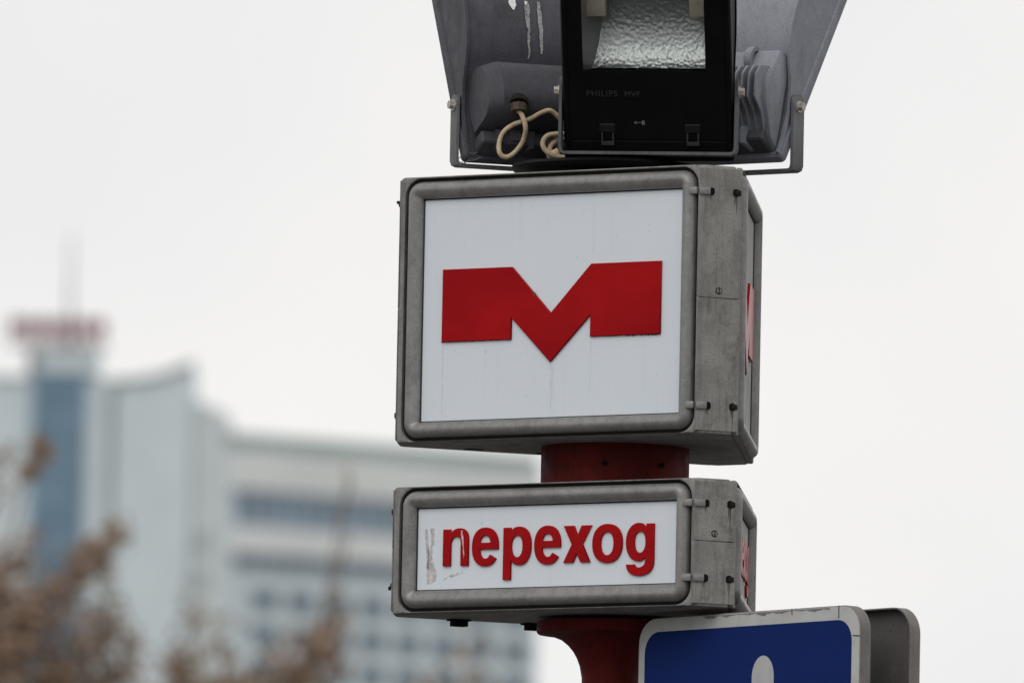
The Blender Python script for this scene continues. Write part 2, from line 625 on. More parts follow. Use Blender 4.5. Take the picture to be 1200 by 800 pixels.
    sslot = m.mesh('screw_slot', M['hole'], 0)
    m = MB()                                    # the same hinge tab where it starts on the frame
    m.box(fa - 0.015, Wd / 2 + 0.0005, -0.0225, -0.0125, -0.0085, 0.0085)
    m.bevel(0.003, 2)
    root_tab = m.mesh('latch_arm', M['alu_frame'], 40)
    faces = []
    for k in range(3):
        a = -PI / 2 + k * 2 * PI / 3
        L = (d1 * math.cos(a), d1 * math.sin(a), 0)
        rz = k * 2 * PI / 3
        put('face_lip', lip, root, L, rz)
        put('seal', seal, root, L, rz)
        put('face_frame', frame, root, L, rz)
        put('gasket_shadow_ring', shadow_ring, root, L, rz)
        pn = put('face_panel', pan if k != 1 else pan_side, root, L, rz)
        for zz in (lat_hi, lat_lo):
            put('latch_arm', root_tab, root, (L[0], L[1], zz), rz)
        faces.append((L, rz, pn))
        ac = a + PI / 3
        nc = Vector((math.cos(ac), math.sin(ac), 0))
        tcn = Vector((-nc.y, nc.x, 0))
        rc = rz + PI / 3
        Lc = nc * apc
        for pl in plates:
            put('corner_plate', pl, root, Lc, rc)
        for zz in (lat_hi, lat_lo):
            P = nc * (apc + 0.0024)
            put('latch_slot', slot, root, P + tcn * (-c / 2 + 0.031) + Vector((0, 0, zz)), rc)
            put('latch_tab', tab, root, P + tcn * (-c / 2 + 0.0155) + Vector((0, 0, zz)) + nc * 0.0004, rc)
            put('latch_slot', slot, root, P + tcn * (c / 2 - 0.0145) + Vector((0, 0, zz)), rc)
            put('latch_pin', stub, root, P + tcn * (c / 2 - 0.0095) + Vector((0, 0, zz)), rc)
            for du, ln_ in ((c / 2 - 0.013, 0.042), (c / 2 - 0.017, 0.024), (-c / 2 + 0.029, 0.020)):
                m = MB()
                ln2 = ln_ * gr.uniform(0.7, 1.3)
                w_ = gr.uniform(0.0012, 0.0024)
                dx = gr.uniform(-0.001, 0.001)
                l_ = [(-w_, 0.0), (-w_ * 0.9 + dx, -ln2 * 0.4), (dx - 0.0002, -ln2), (dx + 0.0002, -ln2), (w_ * 0.6 + dx, -ln2 * 0.5), (w_, 0.0)]
                m.rings([[(p[0], 0.0, p[1]) for p in l_], [(p[0], -0.0003, p[1]) for p in l_]], True, False, True)
                put('grime_mark', m.mesh('grime_mark', M['grime'], 0), root, P + tcn * du + Vector((0, 0, zz - 0.006)), rc)
        P = nc * (apc + 0.0024) + Vector((0, 0, screw_z))
        put('screw_well', ring, root, P, rc)
        sc = put('screw', screw, root, P, rc)
        put('screw_slot', sslot, sc)
    return root, faces, d1, apc


# upper box: underside at Z0
up, up_faces, up_d, up_c = light_box(
    'metro_sign_box', 'large grey metal light box with a big red M emblem on its white panel', 'light box',
    0.7976, 0.1069, 0.6, Z0, 0.3838, 0.2890, 0.2985, 0.3480, 0.2520, 0.2965, 0.034, 0.303, 0.5405, 0.0625, 0.3195)
cx = 0.0102
Mout = [(-0.292, 0.3885), (-0.106, 0.3885), (0.0, 0.2815), (0.106, 0.3885), (0.292, 0.3885), (0.292, 0.2255),
        (0.1060, 0.2255), (0.1060, 0.2745), (0.0, 0.1715), (-0.1060, 0.2745), (-0.1060, 0.2255), (-0.292, 0.2255)]
emb = flat_shape('emblem', [[(x + cx, z - 0.001) for x, z in Mout]], 0.006, M['red_plastic'], 0.0008)
for L, rz, pn in up_faces:
    put('letter_emblem', emb, pn, (0, -0.0044, 0))

rnd = random.Random(4)
M['stain'] = plain('grey_run_mark', (0.60, 0.64, 0.68), 0.8, 0.02, var=0.12, scale=60)
for x_, z0_, z1_, w_ in ((0.0105, 0.165, 0.050, 0.0022), (0.0145, 0.160, 0.090, 0.0012), (-0.281, 0.220, 0.062, 0.0022), (0.115, 0.222, 0.100, 0.0010)):
    l_ = [(x_ + rnd.uniform(-0.0008, 0.0008) - w_ * (1 - i / 11), z0_ + (z1_ - z0_) * i / 11) for i in range(12)]
    r_ = [(x_ + rnd.uniform(-0.0008, 0.0008) + w_ * (1 - i / 11) + 0.0003, z0_ + (z1_ - z0_) * i / 11) for i in range(11, -1, -1)]
    put('run_mark', flat_shape('run', [l_ + r_], 0.0003, M['stain'], 0.0), up_faces[0][2], (0, -0.0050, 0))

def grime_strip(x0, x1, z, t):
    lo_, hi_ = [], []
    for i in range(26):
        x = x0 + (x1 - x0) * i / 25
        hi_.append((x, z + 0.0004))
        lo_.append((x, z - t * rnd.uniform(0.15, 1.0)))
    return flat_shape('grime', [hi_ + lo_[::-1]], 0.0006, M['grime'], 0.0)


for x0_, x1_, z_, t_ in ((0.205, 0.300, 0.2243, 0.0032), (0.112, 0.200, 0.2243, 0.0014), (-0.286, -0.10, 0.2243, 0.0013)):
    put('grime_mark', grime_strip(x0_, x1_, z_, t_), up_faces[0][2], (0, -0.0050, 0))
put('grime_mark', flat_shape('chip', [[(-0.0345 + 0.0035 * math.cos(t * 0.9), 0.3245 + 0.0042 * math.sin(t * 0.9)) for t in range(7)]], 0.002, M['grime'], 0.0), up_faces[0][2], (0, -0.0095, 0))

# lower box: top at Z0 - 0.104
LB = Z0 - 0.3850
lo, lo_faces, lo_d, lo_c = light_box(
    'passage_sign_box', 'low wide grey metal light box reading nepexog in red, under the large box', 'light box',
    0.8009, 0.1052, 0.2865, LB, 0.3822, 0.1320, 0.1430, 0.3495, 0.0938, 0.1440, 0.034, 0.1460, 0.2300, 0.0635, 0.1635)


# letters: outlines in metres, x from the letter's left edge, baseline at 0
def letters():
    H = 0.0825
    n_out = [(0, 0), (0, H), (0.0198, H), (0.0200, H - 0.0105)]
    n_out += bez((0.0200, H - 0.0105), (0.026, H - 0.001), (0.035, H + 0.0022), (0.0445, H + 0.0022), 8)[1:]
    n_out += bez((0.0445, H + 0.0022), (0.060, H + 0.0022), (0.0682, H - 0.008), (0.0682, H - 0.026), 10)[1:]
    n_out += [(0.0682, 0), (0.0475, 0), (0.0475, H - 0.032)]
    n_out += bez((0.0475, H - 0.032), (0.0475, H - 0.021), (0.043, H - 0.0165), (0.0355, H - 0.0165), 8)[1:]
    n_out += bez((0.0355, H - 0.0165), (0.026, H - 0.0165), (0.0207, H - 0.025), (0.0207, H - 0.037), 8)[1:]
    n_out += [(0.0207, 0)]
    e_out = [(0.0703, 0.0352)]
    e_out += sell(0.0352, 0.0410, 0.0352, 0.0436, 6, 325, 40)
    e_out += [(0.0480, 0.0236)]
    e_out += bez((0.0480, 0.0236), (0.0455, 0.0165), (0.0410, 0.0145), (0.0358, 0.0145), 6)[1:]
    e_out += bez((0.0358, 0.0145), (0.0275, 0.0145), (0.0215, 0.0215), (0.0208, 0.0352), 8)[1:]
    e_eye = [(0.0214, 0.0505)] + bez((0.0214, 0.0505), (0.0225, 0.0615), (0.028, 0.0665), (0.0353, 0.0665), 7)[1:] + \
        bez((0.0353, 0.0665), (0.0425, 0.0665), (0.0485, 0.0610), (0.0492, 0.0505), 7)[1:]
    p_out = [(0, -0.0345), (0, H), (0.0197, H), (0.0199, H - 0.0090)]
    p_out += bez((0.0199, H - 0.0090), (0.026, H), (0.034, H + 0.0018), (0.0425, H + 0.0018), 8)[1:]
    p_out += bez((0.0425, H + 0.0018), (0.062, H + 0.0018), (0.0742, 0.068), (0.0742, 0.0410), 10)[1:]
    p_out += bez((0.0742, 0.0410), (0.0742, 0.015), (0.062, -0.0022), (0.0430, -0.0022), 10)[1:]
    p_out += bez((0.0430, -0.0022), (0.034, -0.0022), (0.027, 0.001), (0.0207, 0.0085), 6)[1:]
    p_out += [(0.0207, -0.0345)]
    p_eye = sell(0.0368, 0.0402, 0.0150, 0.0243, 0, 350, 35)
    x_out = [(0.0002, H), (0.0275, H), (0.0372, 0.0605), (0.0478, H), (0.0742, H), (0.0508, 0.0410),
             (0.0712, 0), (0.0460, 0), (0.0358, 0.0200), (0.0262, 0), (0, 0), (0.0222, 0.0405)]
    o_out = sell(0.0398, 0.0407, 0.0398, 0.0436, 0, 351, 40)
    o_eye = sell(0.0392, 0.0402, 0.0172, 0.0258, 0, 351, 40)
    w = 0.0743
    g_out = [(w, H), (w - 0.0205, H), (w - 0.0208, H - 0.0095)]
    g_out += bez((w - 0.0208, H - 0.0095), (w - 0.027, H), (w - 0.033, H + 0.0022), (w - 0.040, H + 0.0022), 8)[1:]
    g_out += bez((w - 0.040, H + 0.0022), (0.014, H + 0.0022), (0, 0.068), (0, 0.0415), 10)[1:]
    g_out += bez((0, 0.0415), (0, 0.016), (0.014, -0.0012), (0.0335, -0.0012), 10)[1:]
    g_out += bez((0.0335, -0.0012), (0.041, -0.0012), (0.047, 0.002), (w - 0.0222, 0.0080), 6)[1:]
    g_out += bez((w - 0.0222, 0.0020), (w - 0.0222, -0.009), (0.045, -0.0150), (0.0345, -0.0150), 7)
    g_out += bez((0.0345, -0.0150), (0.028, -0.0150), (0.024, -0.0130), (0.0235, -0.0078), 5)[1:]
    g_out += [(0.0010, -0.0078)]
    g_out += bez((0.0010, -0.0078), (0.0025, -0.024), (0.014, -0.0338), (0.0345, -0.0338), 9)[1:]
    g_out += bez((0.0345, -0.0338), (0.060, -0.0338), (w, -0.022), (w, -0.002), 10)[1:]
    g_eye = sell(0.0370, 0.0415, 0.0148, 0.0238, 0, 350, 35)
    return {'n': [n_out], 'e': [e_out, e_eye], 'p': [p_out, p_eye], 'x': [x_out], 'o': [o_out, o_eye], 'g': [g_out, g_eye]}


LT = letters()
base_z = 0.1045                                  # baseline above the underside of the lower box
lm = {k: flat_shape('letter', v, 0.0055, M['red_plastic'], 0.0008) for k, v in LT.items()}
letter_x = (('n', -0.2715), ('e', -0.1935), ('p', -0.1095), ('e', -0.0265), ('x', 0.0515), ('o', 0.1285), ('g', 0.2180))
front_panel2 = lo_faces[0][2]
for L, rz, pn in lo_faces:
    for ch, x in letter_x:
        put('letter', lm[ch], pn, (x + 0.0045, -0.0044, base_z))


def ragged(pts, jit, mat, y, thick=0.0006):
    loop = []
    for i, p in enumerate(pts):
        q = pts[(i + 1) % len(pts)]
        for k in range(5):
            t = k / 5
            loop.append((p[0] + (q[0] - p[0]) * t + rnd.uniform(-jit, jit), p[1] + (q[1] - p[1]) * t + rnd.uniform(-jit, jit)))
    return flat_shape('scrap', [loop], thick, mat, 0.0)


# old sticker remains at the left of the panel and the scrape on the first letter
for poly in ([(-0.324, 0.196), (-0.318, 0.196), (-0.309, 0.105), (-0.317, 0.105)],
             [(-0.311, 0.196), (-0.299, 0.197), (-0.297, 0.160), (-0.304, 0.158)],
             [(-0.317, 0.122), (-0.300, 0.122), (-0.290, 0.092), (-0.292, 0.078), (-0.316, 0.070)],
             [(-0.316, 0.150), (-0.304, 0.160), (-0.302, 0.124), (-0.314, 0.124)]):
    put('sticker_remnant', ragged(poly, 0.0016, M['residue'], 0), front_panel2, (0.0045, -0.0049, -0.0055))
for poly in ([(-0.272, 0.081), (-0.262, 0.087), (-0.262, 0.084), (-0.271, 0.079)],
             [(-0.258, 0.088), (-0.232, 0.096), (-0.231, 0.091), (-0.250, 0.085)],
             [(-0.225, 0.097), (-0.221, 0.098), (-0.221, 0.095), (-0.225, 0.093)]):
    put('sticker_remnant', ragged(poly, 0.0009, M['residue'], 0), front_panel2, (0.0045, -0.0049, -0.0055))
put('scratch', ragged([(-0.2230, 0.188), (-0.2185, 0.189), (-0.2150, 0.156), (-0.2118, 0.133), (-0.2150, 0.128), (-0.2165, 0.150)], 0.0013, M['flake'], 0),
    front_panel2, (0.0045, -0.0106, -0.0055))

# small loose pins on the left corners, feet under the lower box
def side_pin(root, apc, c, zz, s):
    a = -PI / 2 - PI / 3
    nc = Vector((math.cos(a), math.sin(a), 0))
    tcn = Vector((-nc.y, nc.x, 0))
    m = MB()
    p = nc * apc + tcn * (c / 2 - 0.03) + Vector((0, 0, zz))
    m.cyl(p, p + nc * 0.006, 0.0022, n=8)
    m.cyl(p + nc * 0.006, p + nc * 0.0115, s, s * 0.8, n=10)
    m.build('side_pin', M['groove'], root)


side_pin(up, up_c, 0.1069, 0.546, 0.0042)
side_pin(lo, lo_c, 0.1052, 0.060, 0.0052)



nb = Vector((math.cos(-PI / 2 - 2 * PI / 3), math.sin(-PI / 2 - 2 * PI / 3), 0))
tb = Vector((-nb.y, nb.x, 0))
for off in (0.262, 0.075):
    p = nb * (lo_d - 0.035) + tb * off
    m = MB()
    m.box(-0.017, 0.017, -0.012, 0.012, -0.016, 0.0)
    m.box(-0.024, 0.024, -0.016, 0.016, -0.004, -0.0005)
    m.xf(Matrix.Translation(p) @ Matrix.Rotation(math.atan2(tb.y, tb.x), 4, 'Z'))
    m.build('drain_cap', M['hole'], lo)
for off in (0.24, 0.06):
    p = nb * (up_d - 0.05) + tb * off
    m = MB()
    m.box(-0.022, 0.022, -0.006, 0.006, -0.0015, 0.0)
    m.xf(Matrix.Translation(p) @ Matrix.Rotation(math.atan2(tb.y, tb.x), 4, 'Z'))
    m.build('drain_slot', M['hole'], up)


# ------------------------------------------------------------------ floodlights
TAU = R(26.5)
SP, DP = 0.12, 0.04                                # pivot: up the front plane, behind it
TILT = Matrix.Rotation(TAU, 4, 'X') @ Matrix.Translation((0, -DP, -SP))
TILT_STEEP = Matrix.Rotation(R(32), 4, 'X') @ Matrix.Translation((0, -DP, -SP))
FW = 0.1875


def floodlight(label, loc, rz, paint, yoke_paint, finned, yoke_w, yoke_drop, arm_z, sb, TILT=TILT):
    root = thing('floodlight', label, 'floodlight', loc, rz, 'floodlights on top of the sign')
    # curved shell, closed by two cheeks: outline in (d, s)
    shell = [(0.030, sb), (0.034, 0.04), (0.046, 0.10), (0.070, 0.150), (0.104, 0.190), (0.128, 0.220), (0.145, 0.265),
             (0.156, 0.33), (0.150, 0.39), (0.120, 0.44), (0.07, 0.475), (0.030, 0.485)]
    pts = [shell[0]]
    for i in range(len(shell) - 1):
        a, b = shell[i], shell[i + 1]
        pts += [((a[0] + b[0]) / 2, (a[1] + b[1]) / 2), b]
    m = MB()
    m.rings([[(x, d, s) for d, s in pts] for x in (-FW + 0.004, FW - 0.004)], closed=False)
    m.rings([[(x, d - 0.004, s) for d, s in pts] for x in (-FW + 0.004, FW - 0.004)], closed=False)
    m.xf(TILT)
    sh = m.build('shell', paint, root, 50)
    for sx in (-1, 1):
        m = MB()
        pr = [(0.014, sb)] + [(d + 0.004, s) for d, s in pts] + [(0.014, 0.485)]
        m.prism(pr, 'x', sx * (FW - 0.004), sx * FW)
        m.xf(TILT)
        ck = m.build('cheek', paint, root, 30)
        m = MB()
        m.rings([[(sx * (FW + a), d + b, s) for d, s in pts] for a, b in ((-0.004, 0.004), (-0.004, 0.0085), (0.003, 0.0085), (0.003, 0.001))], closed=False)
        m.xf(TILT)
        m.build('cheek_flange', paint, ck, 30)
    # front rim
    m = MB()
    rg = []
    for o, y in ((0.002, 0.030), (-0.004, 0.026), (-0.004, 0.006), (0.0, 0.0), (0.010, 0.0), (0.012, 0.004)):
        rg.append([(p[0], y, p[1]) for p in rrect(FW - o, (0.485 - sb) / 2 - o, 0.010, 4, 0, (0.485 + sb) / 2)])
    m.rings(rg)
    m.xf(TILT)
    m.build('front_rim', paint if paint is not M['flood_dark'] else M['flood_dark'], root, 40)
    # black screen-printed glass: border, clear window
    wx0, wx1, wz0, wz1 = -0.1435, 0.1325, 0.1850, 0.44
    b0, b1, c0, c1 = -FW + 0.011, FW - 0.011, 0.020, 0.475
    m = MB()
    outer = [(b0, c0), (b1, c0), (b1, c1), (b0, c1)]
    inner = [(wx0, wz0), (wx1, wz0), (wx1, wz1), (wx0, wz1)]
    m.rings([[(x, 0.003, z) for x, z in outer], [(x, -0.001, z) for x, z in outer], [(x, -0.001, z) for x, z in inner],
             [(x, 0.003, z) for x, z in inner], [(x, 0.003, z) for x, z in outer]])
    m.xf(TILT)
    door = m.build('glass_border', M['flood_black'], root, 20)
    m = MB()
    m.box(wx0 - 0.0005, wx1 + 0.0005, 0.0003, 0.0022, wz0 - 0.0005, wz1 + 0.0005)
    m.xf(TILT)
    m.build('window', M['glass'], root, 0)
    m = MB()
    m.box(b0, b1, -0.0005, 0.004, sb + 0.004, 0.017)
    m.bevel(0.0015, 1)
    m.xf(TILT)
    m.build('hinge_strip', M['flood_black'], root, 30)
    for x in (-0.092, 0.100):
        m = MB()
        m.prism([(x - 0.014, 0.008), (x + 0.014, 0.008), (x + 0.014, 0.036), (x + 0.0105, 0.036), (x + 0.0105, 0.0155),
                 (x - 0.0105, 0.0155), (x - 0.0105, 0.036), (x - 0.014, 0.036)], 'y', -0.006, 0.001)
        m.xf(TILT)
        cl_ = m.build('clip', M['clip_grey'], root, 30)
        m = MB()
        m.box(x - 0.018, x + 0.018, -0.004, 0.001, 0.037, 0.058)
        m.bevel(0.002, 1)
        m.xf(TILT)
        m.build('clip_plate', M['clip_black'], cl_, 30)
    # reflector: hammered bowl with sloping dull sides
    m = MB()
    prof = [(0.012, 0.148), (0.045, 0.156), (0.076, 0.178), (0.102, 0.212), (0.122, 0.255), (0.134, 0.30), (0.138, 0.34), (0.132, 0.385), (0.10, 0.425), (0.05, 0.45), (0.012, 0.46)]
    rg = []
    for d, s in prof:
        k = d / 0.14
        rg.append([(x, d, s) for x in (-0.150 + 0.045 * k, -0.05, 0.05, 0.150 - 0.030 * k)])
    m.rings(rg, closed=False)
    m.xf(TILT)
    m.build('reflector', M['reflector'], root, 60)
    for sx in (-1, 1):
        m = MB()
        e = 0.045 if sx < 0 else 0.030
        ln = [(sx * (0.150 - e * d / 0.14), d, s) for d, s in prof]
        mid = (sx * 0.150, 0.012, 0.32)
        vs = [m.bm.verts.new(p) for p in ln] + [m.bm.verts.new(mid)]
        for i in range(len(ln) - 1):
            m.bm.faces.new((vs[i], vs[i + 1], vs[-1]))
        m.xf(TILT)
        m.build('reflector_side', M['cheek_metal'], root, 60)
        m = MB()
        m.box(sx * 0.118 - 0.024, sx * 0.118 + 0.024, 0.05, 0.09, 0.293, 0.360)
        m.bevel(0.004, 2)
        m.xf(TILT)
        m.build('lamp_holder', M['lampholder'], root, 40)
    m = MB()
    m.cyl((-0.1, 0.07, 0.335), (0.1, 0.07, 0.335), 0.009, n=14)
    m.xf(TILT)
    m.build('lamp_tube', M['glass'], root, 60)
    # gear compartment
    if finned:
        gx0, gx1 = -0.180, 0.160
        pr = [(0.030, 0.0), (0.070, 0.015), (0.112, 0.056), (0.134, 0.076), (0.150, 0.120), (0.146, 0.205), (0.10, 0.216)]
        m = MB()
        m.prism(pr, 'x', gx0, gx1)
        m.bevel(0.008, 2)
        m.xf(TILT)
        gear = m.build('gear_box', paint, root, 40)
        for i in range(17):
            x = gx0 + 0.012 + i * 0.0185
            m = MB()
            m.prism([(0.08, 0.020), (0.120, 0.050), (0.158, 0.062), (0.182, 0.110), (0.176, 0.138), (0.145, 0.158)], 'x', x, x + 0.0058)
            m.bevel(0.0012, 1)
            m.xf(TILT)
            m.build('fin', paint, gear, 40)
        m = MB()
        for q0, q1 in (((0.186, 0.160), (0.200, 0.172)),):
            arc = [(0.146 + 0.022 * math.sin(t), 0.182 + 0.028 * math.cos(t)) for t in [PI * i / 10 for i in range(11)]]
            arc2 = [(0.144 + 0.014 * math.sin(t), 0.182 + 0.019 * math.cos(t)) for t in [PI * (10 - i) / 10 for i in range(11)]]
            m.prism(arc + arc2, 'x', gx0 + 0.060, gx0 + 0.078)
        m.xf(TILT)
        m.build('lifting_lug', paint, gear, 40)
        dk = [(-0.12, 0.012), (-0.04, 0.012), (0.04, 0.012), (0.12, 0.012)]
    else:
        gx0, gx1 = -0.172, 0.172
        circ = [(0.110 + d, 0.100 + z) for d, z in sell(0, 0, 0.082, 0.070, 105, -95, 18, 3.0)]
        pr = [(0.034, 0.166)] + circ + [(0.060, 0.030)]
        rg = []
        for x, k in ((gx0, 0.80), (gx0 + 0.027, 1.0), (gx1 - 0.027, 1.0), (gx1, 0.80)):
            rg.append([(x, 0.05 + (d - 0.05) * k, 0.166 + (s - 0.166) * (0.75 + 0.25 * k)) for d, s in pr])
        m = MB()
        m.rings(rg, True, True, True)
        m.xf(TILT)
        gear = m.build('gear_box', paint, root, 38)
        dk = [(-0.13, 0.01), (-0.05, 0.01), (0.05, 0.01), (0.13, 0.01)]
    m = MB()                                       # dark pan under the gear with drip ribs
    m.box(-0.168, 0.168, 0.022, 0.085, sb + 0.004, 0.03)
    m.bevel(0.004, 1)
    m.xf(TILT)
    tray = m.build('gear_tray', M['flood_dark'], root, 30)
    for x, w in dk:
        m = MB()
        m.prism([(0.03, sb + 0.006), (0.085, sb - 0.006), (0.105, 0.02), (0.06, 0.05)], 'x', x - w / 2, x + w / 2)
        m.xf(TILT)
        m.build('rib', paint, tray, 30)
    m = MB()
    m.box(-0.10, -0.072, 0.08, 0.090, 0.004, 0.036)
    m.xf(TILT)
    m.build('hanger_plate', M['yoke_dark'], tray, 30)
    m = MB()
    m.box(0.072, 0.10, 0.08, 0.090, 0.004, 0.036)
    m.xf(TILT)
    m.build('hanger_plate', M['yoke_dark'], tray, 30)
    # yoke: one bent strip, plus pivot bolts
    hw = 0.2015
    m = MB()
    zb = -yoke_drop
    w2 = yoke_w / 2
    t = 0.007
    path = [(-hw, arm_z), (-hw, zb + 0.014), (-hw + 0.004, zb + 0.004), (-hw + 0.014, zb), (hw - 0.014, zb), (hw - 0.004, zb + 0.004), (hw, zb + 0.014), (hw, arm_z)]
    inn = [(-hw + t, arm_z), (-hw + t, zb + 0.016), (-hw + t + 0.003, zb + 0.008), (-hw + 0.016, zb + t), (hw - 0.016, zb + t), (hw - t - 0.003, zb + 0.008), (hw - t, zb + 0.016), (hw - t, arm_z)]
    m.rings([[(p[0], -w2, p[1]) for p in path], [(p[0], w2, p[1]) for p in path], [(q[0], w2, q[1]) for q in inn], [(q[0], -w2, q[1]) for q in inn],
             [(p[0], -w2, p[1]) for p in path]], closed=False)
    for sx in (-1, 1):
        n = 14
        half = [(w2 * math.cos(PI * i / n), arm_z + w2 * math.sin(PI * i / n)) for i in range(n + 1)]
        x0, x1 = sorted((sx * hw, sx * (hw - t)))
        m.prism(half, 'x', x0, x1)
    yk = m.build('yoke', yoke_paint, root, 35)
    for sx in (-1, 1):
        m = MB()
        m.cyl((sx * (FW - 0.001), 0, 0), (sx * (hw - t), 0, 0), 0.017, n=16)
        m.cyl((sx * (hw - t - 0.005), 0, 0), (sx * (hw - t), 0, 0), 0.021, n=6)
        m.build('pivot_spacer', M['rubber'], yk, 30)
        m = MB()
        m.cyl((sx * hw, 0, 0), (sx * (hw + 0.003), 0, 0), 0.0135, n=16)
        m.cyl((sx * (hw + 0.003), 0, 0), (sx * (hw + 0.013), 0, 0), 0.0098, n=6)
        m.build('pivot_bolt', M['bolt'], yk, 30)
    return root, gear


fc, fc_gear = floodlight('black fronted floodlight facing the viewer with hammered reflector behind glass, middle of three',
                         (0.0605, -0.20, Z0 + 0.787), R(-6), M['flood_black'], M['yoke_mid'], False, 0.040, 0.144, 0.012, -0.030)
fl, fl_gear = floodlight('dark grey floodlight seen from behind with beige cables and white bird droppings',
                         (-0.1955, 0.18, Z0 + 0.779), R(203.6), M['flood_dark'], M['yoke'], False, 0.036, 0.140, 0.006, -0.006)
fr_, fr_gear = floodlight('lighter grey floodlight seen from behind with cooling fins and a lifting lug',
                          (0.2330, 0.203, Z0 + 0.789), R(146), M['flood_light'], M['yoke'], True, 0.044, 0.148, 0.008, -0.006, TILT_STEEP)

# print on the middle floodlight's glass
pm = text_mesh('PHILIPS', 0.0203, M['print'])
pm.transform(TILT @ Matrix.Translation((-0.138, -0.0012, 0.1230)))
put('print', pm, fc)
pm = text_mesh('MVF', 0.0180, M['print'])
pm.transform(TILT @ Matrix.Translation((-0.052, -0.0012, 0.1230)))
put('print', pm, fc)
m = MB()
for x0, x1, z0, z1 in ((-0.026, -0.014, 0.0600, 0.0618), (-0.031, -0.026, 0.0575, 0.0640), (-0.014, -0.008, 0.0555, 0.0655)):
    m.box(x0, x1, -0.0016, -0.0012, z0, z1)
m.xf(TILT)
m.build('arrow_mark', M['yoke'], fc, 0)


def onto(root, d):
    """make a world-space mesh builder local to a thing"""
    bpy.context.view_layer.update()
    return d.xf(root.matrix_world.inverted())


# droppings on the left floodlight's shell
def shell_patch(u0, s_pts, w, mat, name, parent):
    """thin film on the shell: list of s along the shell, widths"""
    prof = [(0.046, 0.10), (0.070, 0.150), (0.104, 0.190), (0.128, 0.220), (0.145, 0.265), (0.156, 0.33)]

    def dd(s):
        for a, b in zip(prof, prof[1:]):
            if a[1] <= s <= b[1]:
                return a[0] + (b[0] - a[0]) * (s - a[1]) / (b[1] - a[1])
        return prof[-1][0]
    m = MB()
    l, r = [], []
    for s, ww in zip(s_pts, w):
        j = rnd.uniform(-0.0012, 0.0012)
        l.append((u0 + j - ww / 2, dd(s) + 0.0022, s))
        r.append((u0 + j + ww / 2, dd(s) + 0.0022, s))
    m.rings([l, r], closed=False)
    ret = bmesh.ops.extrude_face_region(m.bm, geom=list(m.bm.faces))
    for v in ret['geom']:
        if isinstance(v, bmesh.types.BMVert):
            v.co.y += 0.0008
    m.xf(TILT)
    m.build(name, mat, parent, 30)


def sr(a, b, n):
    return [a + (b - a) * i / (n - 1) for i in range(n)]


flsh = [c for c in fl.children if c.name.startswith('shell')][0]
shell_patch(0.068, sr(0.312, 0.34, 6), [0.004, 0.010, 0.017, 0.018, 0.016, 0.012], M['dropping'], 'dropping', flsh)
shell_patch(0.034, sr(0.205, 0.335, 16), [0.003, 0.004, 0.005, 0.004, 0.006, 0.007, 0.005, 0.006, 0.008, 0.009, 0.011, 0.010, 0.012, 0.013, 0.011, 0.008], M['dropping_thin'], 'dropping', flsh)
shell_patch(0.036, sr(0.28, 0.335, 8), [0.001, 0.003, 0.005, 0.006, 0.004, 0.006, 0.005, 0.004], M['dropping'], 'dropping', flsh)
shell_patch(0.004, sr(0.215, 0.335, 14), [0.004, 0.006, 0.008, 0.007, 0.009, 0.008, 0.010, 0.009, 0.011, 0.009, 0.010, 0.008, 0.007, 0.006], M['dropping_thin'], 'dropping', flsh)

# cable gland and beige cables behind the left floodlight (world metres, then made local)
def cr_spline(pts, n=8):
    P = [Vector(p) for p in pts]
    P = [P[0] * 2 - P[1]] + P + [P[-1] * 2 - P[-2]]
    o = []
    for i in range(1, len(P) - 2):
        for k in range(n):
            t = k / n
            a, b, c, d = P[i - 1], P[i], P[i + 1], P[i + 2]
            o.append(0.5 * ((2 * b) + (c - a) * t + (2 * a - 5 * b + 4 * c - d) * t * t + (3 * b - a - 3 * c + d) * t ** 3))
    o.append(P[-2])
    return o


UPZ = Vector((0, 0, Z0))
cab_a = [(-0.2327, -0.010, 0.7570), (-0.2247, -0.018, 0.7461), (-0.2163, -0.02, 0.7185), (-0.2214, -0.01, 0.69), (-0.2382, -0.015, 0.664), (-0.2571, -0.02, 0.6515), (-0.2727, -0.02, 0.659),
         (-0.2751, -0.015, 0.6826), (-0.266, -0.01, 0.7084), (-0.2433, -0.005, 0.7268), (-0.209, 0.0, 0.7396), (-0.1804, 0.01, 0.7566), (-0.1613, 0.02, 0.7619), (-0.1418, 0.03, 0.7478), (-0.124, 0.05, 0.7231)]
cab_b = [(-0.1161, 0.03, 0.7115), (-0.1411, 0.02, 0.71), (-0.166, 0.01, 0.7047), (-0.1772, 0.005, 0.6885), (-0.171, 0.0, 0.6707), (-0.1496, 0.0, 0.6575), (-0.1226, 0.01, 0.6552)]
cab_c = [(-0.1159, 0.03, 0.7057), (-0.1409, 0.03, 0.6994), (-0.1579, 0.02, 0.6845), (-0.1633, 0.015, 0.6685)]
for pts_, rad in ((cab_a, 0.0056), (cab_b, 0.0058), (cab_c, 0.0058)):
    m = MB()
    m.tube(cr_spline([Vector(p) + UPZ for p in pts_]), rad, 8)
    onto(fl, m).build('cable', M['cable'], fl, 60)
m = MB()
m.cyl(Vector((-0.1655, 0.015, 0.6560)) + UPZ, Vector((-0.140, 0.012, 0.6680)) + UPZ, 0.011, n=12)
onto(fl, m).build('cable_joint', M['cable'], fl, 40)
m = MB()
m.cyl(Vector((-0.2345, 0.040, 0.806)) + UPZ, Vector((-0.2332, -0.003, 0.7810)) + UPZ, 0.010, 0.0200, n=20)
onto(fl, m).build('gland_boss', M['flood_dark'], fl, 40)
m = MB()
m.cyl(Vector((-0.2332, -0.002, 0.7820)) + UPZ, Vector((-0.2328, -0.010, 0.7720)) + UPZ, 0.0215, n=20)
onto(fl, m).build('gland_ring', M['rubber'], fl, 40)
m = MB()
